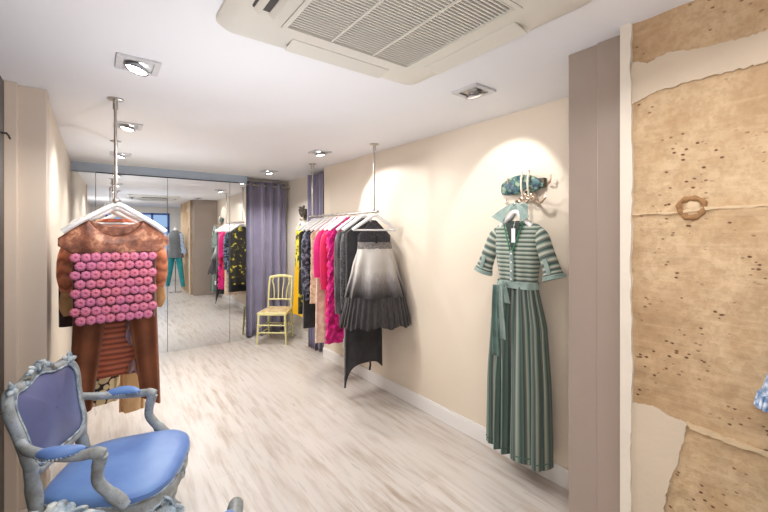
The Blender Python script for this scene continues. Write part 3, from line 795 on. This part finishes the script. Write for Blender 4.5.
# belt and tails
shell([(0, .136, .066, 0, 0), (1, .137, .067, 0, 0)], -.455, -.495, 60, 5, 9, .003, ampz=lambda v: 1).build('belt', plain, gd)
kn = MB().ball((-.055, -.085, -.478), .028, 12, (1, .6, .9)); kn.build('belt_knot', plain, gd)
MB().grid(lambda u, v: (-.052+.012*v+(.016+.006*v)*(u-.5)*2, -.098-.006*sin(v*5)-.004*cos(u*6), -.47-.34*v), 6, 20).build('belt_tail', plain, gd, solid=.003)
MB().grid(lambda u, v: (-.085-.004*v+(.022+.004*v)*(u-.5)*2, -.100-.008*sin(v*4)-.004*cos(u*6), -.48-.44*v), 6, 20).build('belt_tail', dkg, gd, solid=.003)
MB().grid(lambda u, v: (-.03+.05*v*.3+(.012+.012*v)*(u-.5)*2, -.095-.006*sin(u*5), -.485-.10*v), 6, 8).build('belt_loop', plain, gd, solid=.003)
MB().prism([(-.052, -.10), (.052, -.10), (.03, -.19), (.004, -.28)], .003, lambda a, b, h: (a, -.052-.055*abs(b+.10)-h*.3, b)).build('neck_shade', fabric('neck_shade_tone', lin(52, 66, 62), lin(36, 48, 46), 20), gd, smooth=False)  # dark sheet standing in for the shade inside the neck opening
ptag = thing('price_tag', 'white price tag hanging in neck of the striped dress', 'tag', (2.012, HY-.015, 1.535))
MB().box((0, 0, -.05), (.003, .026, .085)).build('card', W['tag'], ptag, smooth=False)
MB().tube([(0, 0, -.012), (.02, .0, .05)], .0012, 5).build('string', W['tag'], ptag)
make_hanger('white hanger inside the collar of the striped dress', (2.060, HY, 1.678), -PI/2, .105, False, .085)

# ------------------------------------------------------------------ curtains
def curtain_mesh(L, h, folds, amp, seed):
    def fn(u, v):
        k = .75+.35*v
        x = (u-.5)*L+.012*sin(folds*2*PI*u*2+seed)*v
        y = amp*k*sin(folds*2*PI*u+.6*sin(3*u*PI+seed)+.25*v)+.012*sin(7*u+v*2+seed)
        return (x, y, h*(1-v))
    return MB().grid(fn, int(folds*16), 24)
ct = thing('curtain', 'tall mauve grey curtain on short steel rod beside mirror', 'curtain', (1.995, 5.61, .012))
curtain_mesh(.64, 2.235, 4.5, .052, .4).build('curtain_cloth', W['curtain'], ct, solid=.003)
rg = MB()
for i in range(12):
    x = -.32+.64*(i+.5)/12
    rg.tube([(x, .024*cos(a), 2.185+.024*sin(a)) for a in [2*PI*j/10 for j in range(11)]], .005, 6)
rg.build('eyelet', W['steel'], ct)
cr = thing('curtain_rod', 'short steel curtain rod above the tall mauve curtain', 'curtain rod', (1.61, 5.61, 2.197))
MB().tube([(0, 0, 0), (.76, 0, 0)], .013, 12).build('rod', W['steel'], cr)
for x in (0.0, .755): MB().ball((x, 0, 0), .02, 12).build('finial', W['steel'], cr)
MB().bb(.0, .02, -.075, .0, -.01, .01).build('bracket', W['steel'], cr, bevel=.003)
c2 = thing('curtain', 'narrow mauve curtain gathered against the cream wall end', 'curtain', (2.262, 4.50, .012), PI/2+.06)
curtain_mesh(.44, 2.25, 5, .030, 1.7).build('curtain_cloth', W['curtain'], c2, solid=.003)

# ------------------------------------------------------------------ small yellow chair
def make_yellow_chair(loc, rz):
    t = thing('side_chair', 'small pale yellow spindle back chair in front of the mauve curtain', 'chair', loc, rz)
    Y_ = W['yellowpaint']; sh = .44
    w0, w1 = .19, .165; xf, xb = .19, -.18
    rings_ = lambda p0, p1, zs: [tuple(Vector(p0).lerp(Vector(p1), z)) for z in zs]
    zs = [0, .04, .05, .33, .34, .36, .37, .66, .67, .69, .70, 1]
    def turned(p0, p1, r0, r1):
        rs = []
        for z in zs:
            r = r0+(r1-r0)*z
            rs.append(r*1.35 if z in (.34, .36, .67, .69) else r)
        return MB().tube(rings_(p0, p1, zs), rs, 10)
    for s_ in (-1, 1):
        turned((xf, s_*w0*.93, sh-.03), (xf+.015, s_*w0*1.03, 0), .017, .011).build('leg', Y_, t)
        turned((xb, s_*w1, sh-.03), (xb-.05, s_*w1*1.05, 0), .017, .012).build('leg', Y_, t)
        MB().tube(spline([(xb, s_*w1, sh-.03), (xb-.01, s_*w1, .6), (xb-.045, s_*w1*1.0, .76), (xb-.065, s_*w1*.97, .86)], 4), .0135, 10).build('back_post', Y_, t)
    pts = [(xf, -w0), (xf+.01, 0), (xf, w0), (xb, w1), (xb, -w1)]
    MB().prism([(xf+.012, -w0-.01), (xf+.02, 0), (xf+.012, w0+.01), (xb-.012, w1+.01), (xb-.012, -w1-.01)], .04, lambda a, b, h: (a, b, sh-.05+h)).build('seat_rail', Y_, t, smooth=False, bevel=.008)
    def sf(u, v):
        x = xb+(xf-xb)*u; w = w1+(w0-w1)*u
        y = w*(2*v-1)
        e = min(u, 1-u, v, 1-v)
        return (x, y, sh-.012+.035*(1-math.exp(-e*14)))
    MB().grid(sf, 20, 20).build('seat', W['yellowseat'], t)
    # curved crest rail with arch
    cr_ = MB()
    def crest(u, v):
        y = (u*2-1)*w1; a = 2*PI*v
        return (xb-.068-.018*(1-(u*2-1)**2)+.010*cos(a), y, .855+.022*sin(PI*u)+.022*sin(a))
    cr_.grid(crest, 20, 10).build('crest_rail', Y_, t)
    MB().tube([(xb-.012, -w1, .545), (xb-.026, 0, .545), (xb-.012, w1, .545)], .012, 8).build('back_rail', Y_, t)
    for i in range(4):
        y = -.6*w1*1.25+i*w1*1.5/3
        ydir = 1 if y > 0 else -1
        MB().tube(spline([(xb-.022, y*.72, .55), (xb-.036, y*.72, .64), (xb-.055, y*.85, .74), (xb-.07, y*1.0, .80), (xb-.078, y*.9, .85)], 4), .0085, 8).build('spindle', Y_, t)
    for z in (.16, .26): MB().tube([(xf+.01, -w0, z), (xf+.01, w0, z)], .009, 8).build('stretcher', Y_, t)
    for s_ in (-1, 1):
        for z in (.13, .22): MB().tube([(xf+.01, s_*w0, z), (xb-.03, s_*w1, z)], .009, 8).build('stretcher', Y_, t)
    MB().tube([(xb-.03, -w1, .20), (xb-.03, w1, .20)], .009, 8).build('stretcher', Y_, t)
    return t
make_yellow_chair((2.0, 5.20, 0), math.atan2(-.79, -.61))

# ------------------------------------------------------------------ armchairs
def outline(n=64, k=1.0):
    out = []
    for i in range(n):
        a = 2*PI*i/n; c_, s_ = cos(a), sin(a)
        x = .24*math.copysign(abs(c_)**.55, c_); y = math.copysign(abs(s_)**.55, s_)
        hw = .265+.045*(x/.27)
        if x > 0: x += .03*(1-abs(y)**2)+.0
        out.append((x*k, y*hw*k))
    return out
BACK = [(0, .515), (.10, .512), (.17, .525), (.205, .57), (.212, .65), (.222, .73), (.238, .80), (.236, .855), (.205, .895), (.15, .893), (.09, .897), (.04, .913), (0, .92)]
def backpt(y, h, off=0):
    x = -.235-(h-.42)*.24
    return Vector((x+off*.97+.10*(y/.24)**2*.25, y, h+off*.23))
def back_loop(k=1.0, n=4):
    R_ = [Vector((a, .505+(b-.515)*.915, 0)) for a, b in BACK]; sp = spline(R_, n)
    full = [(p.x, p.y) for p in sp]+[(-p.x, p.y) for p in reversed(sp[1:-1])]
    cy = .695
    return [(a*k, cy+(b-cy)*k) for a, b in full]
def make_armchair(label, loc, rz):
    t = thing('armchair', label, 'armchair', loc, rz, 'blue velvet armchairs')
    FR = W['frame']
    o0 = outline()
    MB().prism(o0, .085, lambda a, b, h: (a*(1-.12*(.085-h)), b*(1-.12*(.085-h)), .298+h)).build('seat_rail', FR, t, bevel=.012)
    n = len(o0)
    prof = [(1.0, 0), (1.02, .02), (1.015, .045), (.97, .062), (.85, .078), (.65, .09), (.4, .097), (.15, .1), (.01, .1)]
    cu_ = MB().grid(lambda u, v: (lambda q, p: (p[0]*q[0], p[1]*q[0], .378+q[1]*.72))(prof[int(round(v*8))], o0[int(round(u*n)) % n]), n, 8, cu=True)
    cu_.build('seat_cushion', W['velvet'], t)
    pp = MB().tube([(a*1.012, b*1.012, .385) for a, b in o0+o0[:1]], .006, 6); pp.build('nail_trim', W['carving'], t)
    for s_ in (-1, 1):
        MB().tube(spline([(.15, s_*.235, .34), (.175, s_*.25, .27), (.16, s_*.238, .15), (.155, s_*.235, .06), (.18, s_*.25, .012)], 5), [.034]*5+[.036]*4+[.026]*5+[.018]*5+[.017, .022], 12).build('front_leg', FR, t)
        MB().tube(spline([(-.225, s_*.20, .38), (-.245, s_*.205, .22), (-.30, s_*.215, .01)], 5), [.028]*6+[.02]*5, 12).build('back_leg', FR, t)
        MB().tube(spline([(-.225, s_*.195, .36), (-.245, s_*.190, .46), tuple(backpt(s_*.196, .555))], 5), [.028]*6+[.024]*5, 12).build('back_post', FR, t)
        # arm
        ap = spline([tuple(backpt(s_*.222, .665)), (-.22, s_*.262, .645), (-.12, s_*.292, .628), (-.04, s_*.302, .622), (.02, s_*.300, .625), (.055, s_*.296, .612)], 6)
        MB().tube(ap, [.019]*6+[.02]*18+[.024]*6+[.018], 12).build('arm_rest', FR, t)
        spt = spline([(.043, s_*.296, .612), (.03, s_*.292, .56), (.03, s_*.288, .50), (.075, s_*.282, .44), (.125, s_*.275, .385)], 6)
        MB().tube(spt, [.025]*6+[.022]*6+[.022]*6+[.026]*7, 12).build('arm_support', FR, t)
        pad = MB()
        def pf(u, v, s_=s_):
            a = 2*PI*u; x = -.185+.17*v; w = .036*max(.02, sin(PI*min(1, max(0, v))))**.45
            y0 = .285+.02*sin(PI*v)
            yy = y0+w*cos(a); zz = .640+(.028 if sin(a) > 0 else .010)*max(.02, sin(PI*v))**.4*sin(a)
            return (x, s_*yy, zz)
        pad.grid(pf, 20, 14, cu=True, flip=(s_ < 0)).build('arm_pad', W['velvet'], t)
        nb = MB()
        for i in range(13):
            v = .06+.88*i/12; x = -.185+.17*v; w = .036*sin(PI*v)**.45
            for e in (-1, 1): nb.ball((x, s_*(.285+.02*sin(PI*v)+e*w), .636), .0045, 6)
        nb.build('nail_trim', W['carving'], t)
    lp = back_loop()
    MB().tube([tuple(backpt(a, b)) for a, b in lp+lp[:1]], .0205, 10, cap=False).build('back_frame', FR, t)
    lp2 = back_loop(.915)
    MB().tube([tuple(backpt(a, b, .018)) for a, b in lp2+lp2[:1]], .006, 6, cap=False).build('nail_trim', W['carving'], t)
    L = len(lp2)
    def bp(u, v):
        a, b = lp2[int(round(u*L)) % L]; k = 1-v*.98
        return backpt(a*k, .695+(b-.695)*k, .010+.035*(1-(1-v)**2.4))
    pb = MB().grid(bp, L, 9, cu=True)
    pb.build('back_panel', W['velvet_back'], t)
    MB().grid(lambda u, v: (lambda q: backpt(q[0]*(1-v*.98), .695+(q[1]-.695)*(1-v*.98), -.012-.01*v))(lp2[int(round(u*L)) % L]), L, 4, cu=True, flip=True).build('back_cover', W['velvet_back'], t)
    # carved crest and knots
    rnd = random.Random(3)
    def leaf(mb, y, h, ang, ln, wd, off):
        def lf_(u, v):
            p = ln*(u-.35); w_ = wd*sin(PI*min(1, .06+.94*u))**.8; q = w_*(v*2-1)
            return backpt(y+p*cos(ang)-q*sin(ang), h+p*sin(ang)+q*cos(ang), off+.014*(1-(v*2-1)**2)*sin(PI*min(1, .1+u*.9))+.006*u)
        mb.grid(lf_, 8, 6)
    cv = MB()
    cv.ball(backpt(0, .893, .02), .020, 10, (1, 1.2, 1))
    for i in range(7): cv.ball(backpt(.020*cos(i*.9), .893+.016*sin(i*.9), .028), .009, 8)
    for s_ in (-1, 1):
        for i in range(6):
            y = s_*(.018+.015*i); leaf(cv, y, .892-.0016*i*i, (PI/2-s_*(PI/2-.15)) + s_*(.7-.22*i)*(1 if i % 2 else -.6), .050-.003*i, .013, .010)
    cv.build('crest_carving', W['carving'], t, solid=.006)
    for s_ in (-1, 1):
        cv = MB()
        cv.ball(backpt(s_*.205, .858, .012), .018, 10, (1, 1.3, .9))
        for i in range(5): leaf(cv, s_*(.205+.02*cos(i*1.25)), .858+.015*sin(i*1.25), i*1.25, .042, .012, .008)
        cv.build('shoulder_carving', W['carving'], t, solid=.005)
    kn = MB()
    for i in range(9):
        a = 2*PI*i/8; q = .022 if i < 8 else 0
        kn.ball((.268, q*cos(a), .338+q*sin(a)), .012, 8, (.7, 1, 1))
    kn.build('rail_rosette', W['carving'], t)
    return t
A1 = make_armchair('blue velvet armchair with carved grey frame by the brown trousers', (.09, 2.20, 0), math.radians(-23))
A2 = copy_tree(A1); A2.location = (.072, 1.372, 0); A2.rotation_euler = (0, 0, math.radians(65))
A2['label'] = 'foreground blue armchair, only carved crest visible at bottom edge'

# ------------------------------------------------------------------ dressed mannequin (seen in the mirror, sleeve at right edge)
mn = thing('mannequin', 'dress form in blue tweed jacket and teal trousers by stone wall', 'mannequin', (1.395, .03, 0), math.radians(45))
tweed = fabric('blue_white_tweed', lin(206, 218, 234), lin(104, 134, 176), 55, .9, .2, 200, .6)
tweedg = fabric('grey_tweed', lin(120, 122, 124), lin(80, 84, 88), 60, .9, .2, 200, .6)
teal = fabric('teal_cloth', lin(10, 150, 160), lin(6, 128, 138), 8, .6)
MB().lathe([(0, .0), (.15, 0), (.15, .012), (.02, .02), (.014, .04), (.014, .8)], (0, 0, 0), 24).build('stand', W['chrome'], mn)
for s_ in (-1, 1):
    def lg(u, v, s_=s_):
        a = 2*PI*u; r = .085-.038*v
        return (s_*(.09+.13*v)+r*cos(a), .9*r*sin(a), .93-.78*v)
    MB().grid(lg, 20, 20, cu=True, flip=True).build('trouser_leg', teal, mn)
shell([(0, .05, .05, 0, 0), (.1, .17, .08, 0, 0), (.3, .18, .11, 0, 0), (.65, .165, .09, 0, 0), (1, .225, .12, 0, 0)], 1.57, .88, 40, 24, 5, .008, sq=.9).build('jacket_body', tweedg, mn)
MB().lathe([(.045, 1.52), (.042, 1.60), (.03, 1.63), (0, 1.635)], (0, 0, 0), 16).build('neck_cap', W['hanger'], mn)
for s_ in (-1, 1):
    sleeve([(s_*.14, 0, 1.49), (s_*.175, .0, 1.38), (s_*.185, -.01, 1.22), (s_*.245, -.01, 1.02)], [.05, .055, .05, .06], .8, 16).build('jacket_sleeve', tweed, mn)
    fg = MB()
    for i in range(26):
        a = 2*PI*i/26; x = s_*.245+.058*cos(a); y = -.01+.05*sin(a)
        fg.tube([(x, y, 1.03), (x+.008*cos(a), y+.008*sin(a), .99)], .006, 5)
    fg.build('cuff_fringe', tweed, mn)

# ------------------------------------------------------------------ lights
def spot(loc, target, energy, size=95, blend=.7, col=(1, .95, .88), rad=.03):
    L = bpy.data.lights.new('spot', 'SPOT'); L.energy = energy; L.spot_size = math.radians(size); L.spot_blend = blend; L.color = col; L.shadow_soft_size = rad
    o = bpy.data.objects.new('spot_light', L); COL.objects.link(o); o.location = loc
    o.rotation_euler = (Vector(target)-Vector(loc)).to_track_quat('-Z', 'Y').to_euler(); return o
def area(loc, target, sx, sy, energy, col=(1, 1, 1)):
    L = bpy.data.lights.new('area', 'AREA'); L.shape = 'RECTANGLE'; L.size = sx; L.size_y = sy; L.energy = energy; L.color = col
    o = bpy.data.objects.new('area_fill', L); COL.objects.link(o); o.location = loc
    o.rotation_euler = (Vector(target)-Vector(loc)).to_track_quat('-Z', 'Y').to_euler(); return o
zl = H-.06
CW = (1, .965, .92)
spot((.17, 2.157, zl), (-.1, 2.6, .9), 24, 110, col=CW)
spot((.19, 3.42, zl), (-.30, 3.6, .9), 24, 110, col=CW)
spot((.24, 3.40, zl), (2.1, 1.40, 1.05), 75, 62, .6, col=CW)
spot((.20, 4.71, zl), (-.1, 4.8, 0), 18, 110, col=CW)
spot((1.69, 1.436, zl), (2.22, 1.56, 1.72), 17, 66, .22, col=CW)
spot((1.75, 3.42, zl), (2.22, 2.62, 1.2), 34, 84, .3, col=CW)
spot((1.77, 4.87, zl), (2.0, 5.1, 0), 48, 125, col=CW)
# added fill lights without fixtures; area ones are tilted away from the mirror wall
tl = .13
def down_fill(x, y, z, sx, sy, e, col): area((x, y, z), (x, y-tl, z-1), sx, sy, e, col)
down_fill(.7, -1.2, 2.2, 1.2, 1.2, 24, (.84, .92, 1.0))  # added cool fill under the ceiling, in place of window daylight
spot((.50, 1.75, 1.1), (.75, 2.1, 2.3), 32, 160, 1, (.95, .97, 1), .04)  # added mid-air uplight that brightens the ceiling, no fixture here
down_fill(.9, .3, 2.12, 1.0, 1.2, 9, (1, .985, .96))
down_fill(1.0, 2.9, 2.08, 1.0, .5, 16, (1, .98, .95))
down_fill(1.0, 4.4, 2.08, 1.0, .5, 26, (1, .98, .95))
spot((.35, 4.4, 1.3), (.6, 4.4, 2.3), 16, 155, 1, (.95, .97, 1), .04)  # second added uplight, for the far part of the ceiling
def point(loc, e, rad=.05, col=(.97, .98, 1)):
    L = bpy.data.lights.new('fill_point', 'POINT'); L.energy = e; L.shadow_soft_size = rad; L.color = col
    o = bpy.data.objects.new('camera_fill', L); COL.objects.link(o); o.location = loc; return o
point((.0, -.05, 1.62), 20)  # added fill at the camera position, not a lamp of the shop
w = bpy.data.worlds.new('World'); S.world = w; w.use_nodes = True
nt = w.node_tree; bg = nt.nodes['Background']
sky = nt.nodes.new('ShaderNodeTexSky')
try:
    sky.sky_type = 'HOSEK_WILKIE'
except Exception: pass
mx = nt.nodes.new('ShaderNodeMix'); mx.data_type = 'RGBA'; mx.inputs[0].default_value = .6
nt.links.new(sky.outputs[0], mx.inputs[6]); mx.inputs[7].default_value = (.45, .62, .95, 1)
nt.links.new(mx.outputs[2], bg.inputs[0]); bg.inputs[1].default_value = 1.2

# ------------------------------------------------------------------ camera
cd = bpy.data.cameras.new('Camera'); cd.sensor_width = 36; cd.lens = 385/768*36; cd.shift_y = -23/768; cd.clip_start = .02
co = bpy.data.objects.new('Camera', cd); COL.objects.link(co)
co.location = (0, 0, 1.5); co.rotation_euler = (PI/2, 0, -math.atan2(.5976, .8018))
S.camera = co
S.cycles.caustics_reflective = False
S.view_settings.view_transform = 'Standard'
S.view_settings.look = 'None'
S.view_settings.exposure = .2
